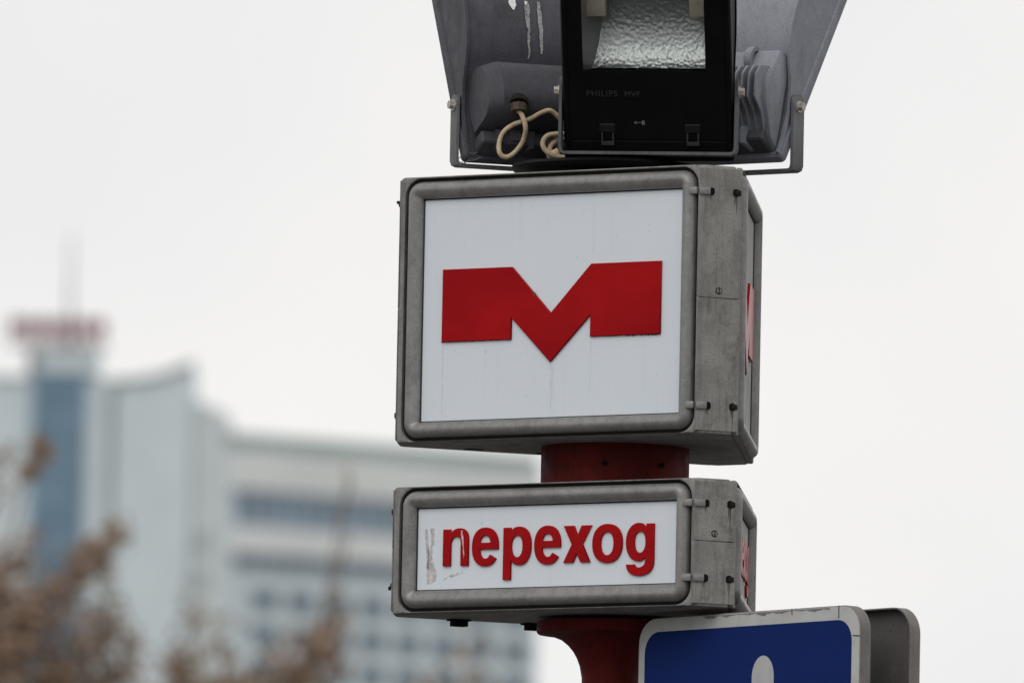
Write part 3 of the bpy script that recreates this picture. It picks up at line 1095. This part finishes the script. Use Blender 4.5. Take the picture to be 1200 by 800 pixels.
m.cyl(Vector((-0.2328, -0.010, 0.7725)) + UPZ, Vector((-0.2327, -0.014, 0.7560)) + UPZ, 0.0195, 0.0170, n=8)
onto(fl, m).build('gland_nut', M['gland'], fl, 40)
for k in range(3):                                  # frayed binding wire on the left bracket
    m = MB()
    p = [Vector((-0.372 + 0.004 * k, 0.02, 0.642 - 0.003 * k)) + UPZ]
    for i in range(6):
        p.append(p[-1] + Vector((0.009 + rnd.uniform(-0.004, 0.003), 0, 0.004 + rnd.uniform(-0.007, 0.006))))
    m.tube(cr_spline(p, 4), 0.0011, 5)
    onto(fl, m).build('binding_wire', M['yoke_dark'], fl, 60)
# ------------------------------------------------------------------ road signs on the pole
PHI = R(51)
sn = Vector((-math.sin(PHI), -math.cos(PHI), 0))     # towards the street
st = Vector((math.cos(PHI), -math.sin(PHI), 0))
SRZ = math.atan2(st.y, st.x)
SW, SH, SR_ = 0.772, 0.76, 0.060


def road_sign(name, label, offset, t0, top, blue, rz):
    root = thing(name, label, 'road sign', (0, 0, 0), 0)
    ctr = sn * offset + st * (t0 + SW / 2) + Vector((0, 0, top - SH / 2))
    root.location = ctr
    root.rotation_euler = (0, 0, rz)
    m = MB()                                          # pressed sheet: front plate and a folded rim
    out_ = rrect(SW / 2, SH / 2, SR_, 8)
    rg = [[(p[0], 0.002, p[1]) for p in rrect(SW / 2 - 0.004, SH / 2 - 0.004, SR_ - 0.004, 8)],
          [(p[0], 0.031, p[1]) for p in rrect(SW / 2 - 0.003, SH / 2 - 0.003, SR_ - 0.003, 8)],
          [(p[0], 0.031, p[1]) for p in out_], [(p[0], 0.004, p[1]) for p in out_],
          [(p[0], 0.001, p[1]) for p in rrect(SW / 2 - 0.003, SH / 2 - 0.003, SR_ - 0.003, 8)]]
    m.rings(rg)
    m.build('rim', M['sign_rim'], root, 40)
    m = MB()
    q = rrect(SW / 2 - 0.0025, SH / 2 - 0.0025, SR_ - 0.0025, 8)
    m.rings([[(p[0], 0.0022, p[1]) for p in q], [(p[0], 0.0045, p[1]) for p in q]], True, True, True)
    m.build('back_sheet', M['sign_back'], root, 30)
    m = MB()
    m.rings([[(p[0], 0.0020, p[1]) for p in q], [(p[0], -0.0002, p[1]) for p in q]], True, True, True)
    plate = m.build('face_plate', M['sign_white'], root, 30)
    m = MB()
    q = rrect(SW / 2 - 0.026, SH / 2 - 0.030, 0.048, 8, -0.002, -0.002)
    m.rings([[(p[0], -0.0002, p[1]) for p in q], [(p[0], -0.0008, p[1]) for p in q]], True, False, True)
    m.build('blue_field', M['sign_blue'], root, 30)
    # pictogram: walking figure whose head shows at the lower edge of the picture
    zt = SH / 2
    hx = 0.054
    pic = [[(hx + 0.038 * math.cos(PI * i / 20), zt - 0.148 + 0.048 * math.sin(PI * i / 20)) for i in range(21)] + [(hx - 0.038, zt - 0.2), (hx + 0.038, zt - 0.2)]]
    body = [(hx - 0.045, zt - 0.225), (hx + 0.045, zt - 0.225), (hx + 0.11, zt - 0.37), (hx + 0.085, zt - 0.385), (hx + 0.045, zt - 0.29),
            (hx + 0.05, zt - 0.42), (hx + 0.10, zt - 0.60), (hx + 0.055, zt - 0.60), (hx, zt - 0.45), (hx - 0.08, zt - 0.60), (hx - 0.125, zt - 0.58),
            (hx - 0.045, zt - 0.42), (hx - 0.045, zt - 0.29), (hx - 0.09, zt - 0.38), (hx - 0.115, zt - 0.37)]
    me = flat_shape('pictogram', [pic[0]], 0.0006, M['picto'], 0.0)
    put('pictogram', me, root, (0, -0.0009, 0))
    me = flat_shape('pictogram', [body], 0.0006, M['picto'], 0.0)
    put('pictogram', me, root, (0, -0.0009, 0))
    if blue:
        for x0, z0, x1, z1 in ((0.312, 0.380, 0.3125, 0.352), (0.361, 0.312, 0.386, 0.310), (0.361, 0.10, 0.386, 0.101), (0.15, 0.379, 0.151, 0.366)):
            m = MB()
            a, b = Vector((x0, 0, z0)), Vector((x1, 0, z1))
            d = (b - a).normalized() * 0.0011
            nrm = Vector((-d.z, 0, d.x))
            w = [a - nrm, b - nrm, b + nrm, a + nrm]
            m.rings([[(p.x, -0.0004, p.z) for p in w], [(p.x, -0.0010, p.z) for p in w]], True, False, True)
            m.build('crack', M['crack'], root, 0)
        loop = []
        for i in range(60):
            t = i / 59
            loop.append((-0.16 + 0.44 * t, zt - 0.004))
        for i in range(60):
            t = 1 - i / 59
            loop.append((-0.16 + 0.44 * t, zt - 0.0045 - 0.008 * abs(math.sin(t * 23) * math.sin(t * 7.3 + 1)) * rnd.uniform(0.3, 1.0)))
        put('peeled_edge', flat_shape('peel', [loop], 0.0006, M['sign_rim'], 0.0), root, (0, -0.0006, 0))
    return root


road_sign('road_sign', 'blue road sign with white border and the round white head of a figure', 0.080, 0.194, Z0 - 0.3975, True, SRZ)
road_sign('road_sign', 'bare dark grey back of a second road sign, right of the blue sign', -0.080, 0.212, Z0 - 0.3955, False, SRZ + PI)
for zz in (Z0 - 0.62, Z0 - 1.0):                       # arms that hold the two plates
    m = MB()
    m.box(0.05, 0.92, -0.02, 0.02, -0.02, 0.02)
    m.xf(Matrix.Translation((0, 0, zz)) @ Matrix.Rotation(SRZ, 4, 'Z'))
    m.build('bracket_arm', M['yoke_dark'], pole, 30)
    for t0 in (0.30, 0.86):
        m = MB()
        m.box(t0 - 0.02, t0 + 0.02, -0.075, 0.075, -0.017, 0.017)
        m.xf(Matrix.Translation((0, 0, zz)) @ Matrix.Rotation(SRZ, 4, 'Z'))
        m.build('bracket_clamp', M['yoke_dark'], pole, 30)

# ------------------------------------------------------------------ buildings about a kilometre away
def facade(name, base, dirt):
    m, n, b = new_mat(name)
    c = mixc(n, ramp(n, noise(n, 0.25, 5), 0.3, 0.7), base, dirt)
    n.links.new(c, b.inputs['Base Color'])
    b.inputs['Roughness'].default_value = 0.7
    b.inputs['Specular IOR Level'].default_value = 0.2
    return m


M['render'] = facade('pale_grey_cladding', (0.64, 0.72, 0.755), (0.57, 0.645, 0.675))
M['render_b'] = facade('white_spandrel', (0.78, 0.81, 0.80), (0.70, 0.73, 0.72))
M['render_c'] = facade('grey_green_parapet', (0.35, 0.42, 0.405), (0.30, 0.37, 0.355))
M['bluewall'] = plain('blue_glazing', (0.16, 0.25, 0.33), 0.35, 0.25, var=0.12, scale=0.4)
M['winglass'] = plain('dark_window_glass', (0.12, 0.19, 0.24), 0.3, 0.3, var=0.2, scale=0.3)
M['band'] = plain('blue_grey_glazing_band', (0.215, 0.285, 0.35), 0.3, 0.3, var=0.15, scale=0.3)
M['redsign'] = plain('red_roof_sign', (0.21, 0.05, 0.075), 0.6, 0.2, var=0.2, scale=0.5)
M['mast'] = plain('grey_steel_mast', (0.30, 0.31, 0.32), 0.6, 0.3)
M['frame'] = plain('window_surround', (0.60, 0.63, 0.64), 0.6, 0.2)
GZ = 36.0                                          # ground level at the buildings (on the rise)
GZ0 = GZ - 2

# tower with a blue glazed stair strip and red letters on its roof
tw = thing('tower_block', 'blurred slim tower with a blue glass strip and red letters on its roof, far left', 'tower', (-39.35, 1100.2, GZ - 0.35))


def tb_(name, mat, parent, x0, x1, y0, y1, z0, z1, bev=0.0, ox=-39.2, oy=1090.0, oz=GZ):
    m = MB()
    m.box(x0 - ox, x1 - ox, y0 - oy, y1 - oy, z0 - oz, z1 - oz)
    return m.build(name, mat, parent, 30)


tb_('wall', M['render'], tw, -41.9, -36.05, 1090.0, 1098.0, GZ0, 99.0)
gl = tb_('glass_strip', M['bluewall'], tw, -41.45, -37.75, 1089.6, 1089.98, GZ0, 99.3)
for z in sr(62, 98, 13):
    tb_('glazing_bar', M['bluewall'], gl, -41.45, -37.75, 1089.5, 1089.58, z, z + 0.12)
tb_('roof_slab', M['render'], tw, -41.15, -36.9, 1089.5, 1098.2, 99.35, 101.3)
tb_('service_box', M['mast'], tw, -41.9, -41.25, 1090.5, 1093.0, 99.02, 101.0)
xx = -43.15
for w in (0.82, 0.70, 0.78, 0.70, 0.82, 0.78, 0.86):
    m = MB()
    m.prism([(0, 0), (0.22, 0), (0.22, 0.65), (w - 0.22, 0.65), (w - 0.22, 0), (w, 0), (w, 1.75), (0, 1.75)], 'y', -0.15, 0.15)
    m.xf(Matrix.Translation((xx + 39.2, -0.9, 101.4 - GZ)))
    m.build('sign_letter', M['redsign'], tw, 30)
    xx += w + 0.22
tb_('sign_rail', M['mast'], tw, -43.3, -36.1, 1089.3, 1089.5, 101.05, 101.3)
tb_('sign_rail', M['mast'], tw, -43.3, -36.1, 1089.3, 1089.5, 102.6, 102.8)
m = MB()
m.cyl((0.15, 3, 101.3 - GZ), (0.15, 3, 109.6 - GZ), 0.22, 0.07, 10)
m.build('mast', M['mast'], tw, 40)

an = thing('annex', 'blurred pale grey lower wing at the left edge behind bare twigs', 'building', (-46.0, 1100.6, GZ))
m = MB()
m.box(-9, 4.0, 0, 10, GZ0 - GZ, 98.4 - GZ)
m.build('wall', M['render'], an, 30)
m = MB()
m.box(-9.1, 4.05, -0.15, 10, 98.4 - GZ, 98.75 - GZ)
m.build('parapet', M['render_c'], an, 30)
for c in range(3):
    for r_ in range(5):
        m = MB()
        m.box(-0.9 + c * 1.9 - 1.2, 0.2 + c * 1.9 - 1.2, -0.06, 0.1, 80.5 + r_ * 3.0 - GZ, 82.2 + r_ * 3.0 - GZ)
        m.build('window', M['winglass'] if c == 5 else M['frame'], an, 30)

# pale slab with a sweeping roof line
sw_ = thing('slab_block', 'blurred pale slab with a rising curved roof edge beside the tower', 'building', (-32.0, 1100.0, GZ))
m = MB()
top = [(-36.0, 98.35)] + bez((-36.0, 98.35), (-34.0, 98.35), (-32.4, 98.6), (-30.25, 99.75), 8)[1:] + [(-30.2, 97.5)]
m.prism([(-30.2 + 32, GZ0 - GZ), (-36.0 + 32, GZ0 - GZ)] + [(x + 32, z - GZ) for x, z in top], 'y', 0.0, 12.0)
m.build('wall', M['render'], sw_, 30)
m = MB()
m.prism([(x + 32, z - GZ + 0.02) for x, z in top[:-1]] + [(x + 32, z - GZ + 0.32) for x, z in reversed(top[:-1])], 'y', -0.3, 12.2)
m.build('roof_edge', M['render_c'], sw_, 30)
m = MB()
m.box(-36.02 + 32, -35.75 + 32, -0.2, 0.0, GZ0 - GZ, 98.2 - GZ)
m.build('joint_strip', M['render_c'], sw_, 30)
m = MB()
m.prism([(-30.15 + 32, GZ0 - GZ), (-27.6 + 32, GZ0 - GZ), (-27.6 + 32, 96.2 - GZ), (-28.3 + 32, 96.6 - GZ), (-30.15 + 32, 97.3 - GZ)], 'y', 0.5, 12.0)
sidew = m.build('side_wall', facade('grey_side_cladding', (0.60, 0.66, 0.665), (0.54, 0.60, 0.60)), sw_, 30)
for z in (78.0, 80.9, 83.8, 86.7):
    m = MB()
    m.box(-30.05 + 32 + 0.15, -29.0 + 32 + 0.15, 0.35, 0.48, z - GZ, z + 1.3 - GZ)
    wn = m.build('window', M['frame'], sw_, 30)
    m = MB()
    m.box(-29.95 + 32 + 0.15, -29.1 + 32 + 0.15, 0.31, 0.345, z + 0.1 - GZ, z + 1.2 - GZ)
    m.build('pane', plain('grey_green_pane', (0.40, 0.45, 0.44), 0.4, 0.2), wn, 30)

# long block with glazed bands, turned away to the right
BR = R(36)
ob = thing('office_block', 'blurred long pale block with dark window bands and rows of windows, behind the signs', 'building', (-27.46, 1100.0, GZ - 0.55), BR)
BL = 27.3


def ob_(name, mat, parent, x0, x1, y0, y1, z0, z1):
    m = MB()
    m.box(x0, x1, y0, y1, z0 - GZ, z1 - GZ)
    return m.build(name, mat, parent, 30)


ob_('wall', M['render'], ob, 0, BL, 0.0, 14.0, GZ0, 94.3)
ob_('parapet', M['render_c'], ob, 0.05, BL - 0.05, 0.1, 13.9, 94.3, 95.5)
ob_('spandrel', M['render_b'], ob, 0, BL, -0.35, 0.0, 91.5, 94.2)
ob_('spandrel', M['render_b'], ob, 0, BL, -0.45, 0.0, 86.95, 88.9)
for z0, z1 in ((88.93, 91.45), (85.8, 86.9)):
    bd = ob_('window_band', M['band'], ob, 0.6, BL - 0.1, -0.06, 0.0, z0, z1)
    for i in range(19):
        ob_('mullion', M['frame'], bd, 1.9 + i * 1.4, 1.98 + i * 1.4, -0.10, -0.06, z0, z1)
fmesh = pmesh = None
for r_ in range(8):
    for c in range(8):
        x = 2.0 + c * 3.15
        z = 83.75 - r_ * 2.45 - 0.7
        if fmesh is None:
            m = MB()
            o_, i_ = [(0, 0), (2.45, 0), (2.45, 1.45), (0, 1.45)], [(0.1, 0.1), (2.35, 0.1), (2.35, 1.35), (0.1, 1.35)]
            m.rings([[(p[0], 0, p[1]) for p in o_], [(p[0], -0.12, p[1]) for p in o_], [(p[0], -0.12, p[1]) for p in i_], [(p[0], 0, p[1]) for p in i_]])
            fmesh = m.mesh('window', M['frame'], 30)
            m = MB()
            m.box(0.1, 2.35, -0.05, 0.0, 0.1, 1.35)
            pmesh = m.mesh('pane', M['winglass'], 30)
        w_ = put('window', fmesh, ob, (x, -0.002, z - GZ))
        put('pane', pmesh, w_)

# ------------------------------------------------------------------ trees with dry brown leaves across the square
M['bark'] = plain('grey_brown_bark', (0.17, 0.125, 0.095), 0.9, 0.1, var=0.3, scale=8)


def leaf_mat(name, a, b_):
    m, n, b = new_mat(name)
    c = mixc(n, ramp(n, noise(n, 4.0, 4), 0.35, 0.65), a, b_)
    n.links.new(c, b.inputs['Base Color'])
    b.inputs['Roughness'].default_value = 0.8
    b.inputs['Specular IOR Level'].default_value = 0.1
    return m


M['leaf'] = leaf_mat('dry_brown_leaves', (0.34, 0.235, 0.165), (0.23, 0.165, 0.12))
M['leaf_tan'] = leaf_mat('dry_tan_leaves', (0.36, 0.25, 0.17), (0.24, 0.17, 0.12))


def tree(label, x, y, top, shoots, nrand, seed, mat, spread):
    """shoots: (list of (x, z) along the shoot, leaf density per metre, spread of leaves)"""
    rg = random.Random(seed)
    root = thing('tree', label, 'tree', (x, y, 0), 0, 'trees with dry brown leaves')
    m = MB()
    hz = top - 3.2
    pts = [Vector((0.15 * math.sin(i * 1.1 + seed), 0.15 * math.cos(i * 0.9), hz * i / 8)) for i in range(9)]
    m.tube(pts, [0.17 - 0.013 * i for i in range(9)], 10)
    m.build('trunk', M['bark'], root, 60)
    br, lf = MB(), MB()

    def leaves(p, d, n, s):
        for _ in range(n):
            c = p + Vector((rg.gauss(0, s), rg.gauss(0, s), rg.gauss(0, s)))
            a = Vector((rg.gauss(0, 1), rg.gauss(0, 1), rg.gauss(0, 1))).normalized()
            b = a.orthogonal().normalized()
            L = rg.uniform(0.035, 0.075)
            w = L * rg.uniform(0.35, 0.6)
            lf.poly([c - a * L, c + b * w, c + a * L, c - b * w])
    for path, dens, s in shoots:
        P = [Vector((px - x, rg.uniform(-0.6, 0.6), pz)) for px, pz in path]
        yb = rg.uniform(-0.5, 0.5)
        for p in P:
            p.y = yb
        start = pts[-1] + Vector((rg.uniform(-0.1, 0.1), 0, -rg.uniform(0.2, 1.2)))
        full = cr_spline([start] + P, 7)
        br.tube(full, [0.018 - 0.013 * i / (len(full) - 1) for i in range(len(full))], 5)
        body = full[7:]
        for i in range(len(body) - 1):
            seg = (body[i + 1] - body[i]).length
            leaves(body[i], None, int(1.25 * dens * seg * rg.uniform(0.6, 1.4) + rg.random()), s)
    for k in range(nrand):
        a = rg.uniform(0, 2 * PI)
        rr = spread * rg.uniform(0.35, 1.0)
        zt = hz + rg.uniform(-2.2, 0.25)
        s0 = pts[rg.randrange(5, 9)]
        e = Vector((rr * math.cos(a), rr * math.sin(a), zt))
        mid = s0.lerp(e, 0.5) + Vector((0, 0, 0.25))
        full = cr_spline([s0, mid, e], 5)
        br.tube(full, [0.04 - 0.032 * i / (len(full) - 1) for i in range(len(full))], 5)
        for p in full[5:]:
            leaves(p, None, rg.randrange(5, 14), 0.12)
    br.build('branches', M['bark'], root, 60)
    lf.build('foliage', mat, root, 0)
    return root


def T(*pp):
    return [(-5.25 + 0.00726 * px + 0.000143 * (py - 510), 12.75 - 0.00726 * (py + 12 - 510) + 0.000145 * px) for px, py in pp]


tree('tree at the left edge, its dry brown twigs reaching highest against the tower', -5.6, 100.0, 13.3, [
    (T((-60, 640), (-25, 560), (4, 512)), 70, 0.07), (T((-40, 620), (0, 545), (22, 500)), 22, 0.06), (T((-25, 640), (25, 560), (50, 538)), 16, 0.045),
    (T((34, 537), (54, 527)), 170, 0.045), (T((-30, 760), (18, 655), (40, 612)), 150, 0.075), (T((-60, 760), (-20, 680), (0, 640)), 120, 0.09),
    (T((10, 770), (60, 695), (100, 655), (142, 620)), 260, 0.085), (T((118, 640), (142, 622)), 150, 0.06), (T((50, 810), (105, 745), (132, 695)), 170, 0.11),
    (T((100, 820), (140, 770), (146, 725)), 170, 0.10), (T((-20, 800), (20, 740), (40, 690)), 330, 0.16), (T((-40, 800), (-10, 740), (25, 720)), 300, 0.16),
    (T((30, 830), (60, 780), (85, 720)), 190, 0.16), (T((80, 830), (110, 790), (120, 730)), 130, 0.14), (T((0, 840), (40, 800), (70, 770)), 230, 0.14),
    (T((-60, 830), (-20, 800), (15, 780)), 260, 0.15), (T((-30, 830), (30, 745), (85, 715)), 260, 0.27), (T((-40, 800), (10, 720), (50, 690)), 170, 0.25),
    (T((60, 840), (120, 780), (150, 760)), 170, 0.24)], 45, 3, M['leaf'], 1.7)
tree('slender tree with thin brown tops in front of the pale slab, second from the left', -3.55, 101.5, 12.2, [
    (T((180, 850), (197, 780), (213, 732)), 240, 0.075), (T((185, 850), (235, 795), (302, 772)), 170, 0.085), (T((230, 800), (226, 730), (213, 672)), 45, 0.08),
    (T((260, 800), (255, 730), (240, 682)), 40, 0.09), (T((170, 850), (240, 810), (290, 792)), 170, 0.10), (T((180, 840), (222, 800), (240, 770)), 90, 0.1), (T((170, 840), (250, 800), (320, 795)), 90, 0.22)],
    30, 8, M['leaf'], 1.0)
tree('slender tree with brown tops in front of the window rows, third from the left', -2.75, 98.5, 12.6, [
    (T((330, 850), (370, 785), (404, 732)), 230, 0.085), (T((300, 840), (342, 790), (352, 765)), 150, 0.09), (T((385, 800), (400, 740), (408, 650)), 6, 0.07),
    (T((404, 665), (408, 645)), 14, 0.06), (T((408, 606), (412, 590)), 14, 0.05), (T((340, 850), (385, 800), (396, 770)), 170, 0.1)], 25, 15, M['leaf'], 0.9)
tree('sparse tan topped tree half hidden by the low sign box, rightmost tree', -1.35, 103.0, 12.0, [
    (T((470, 860), (492, 800), (506, 752)), 90, 0.1), (T((520, 860), (542, 780), (549, 712)), 80, 0.1), (T((540, 850), (570, 800), (585, 770)), 45, 0.1)],
    20, 23, M['leaf_tan'], 0.9)
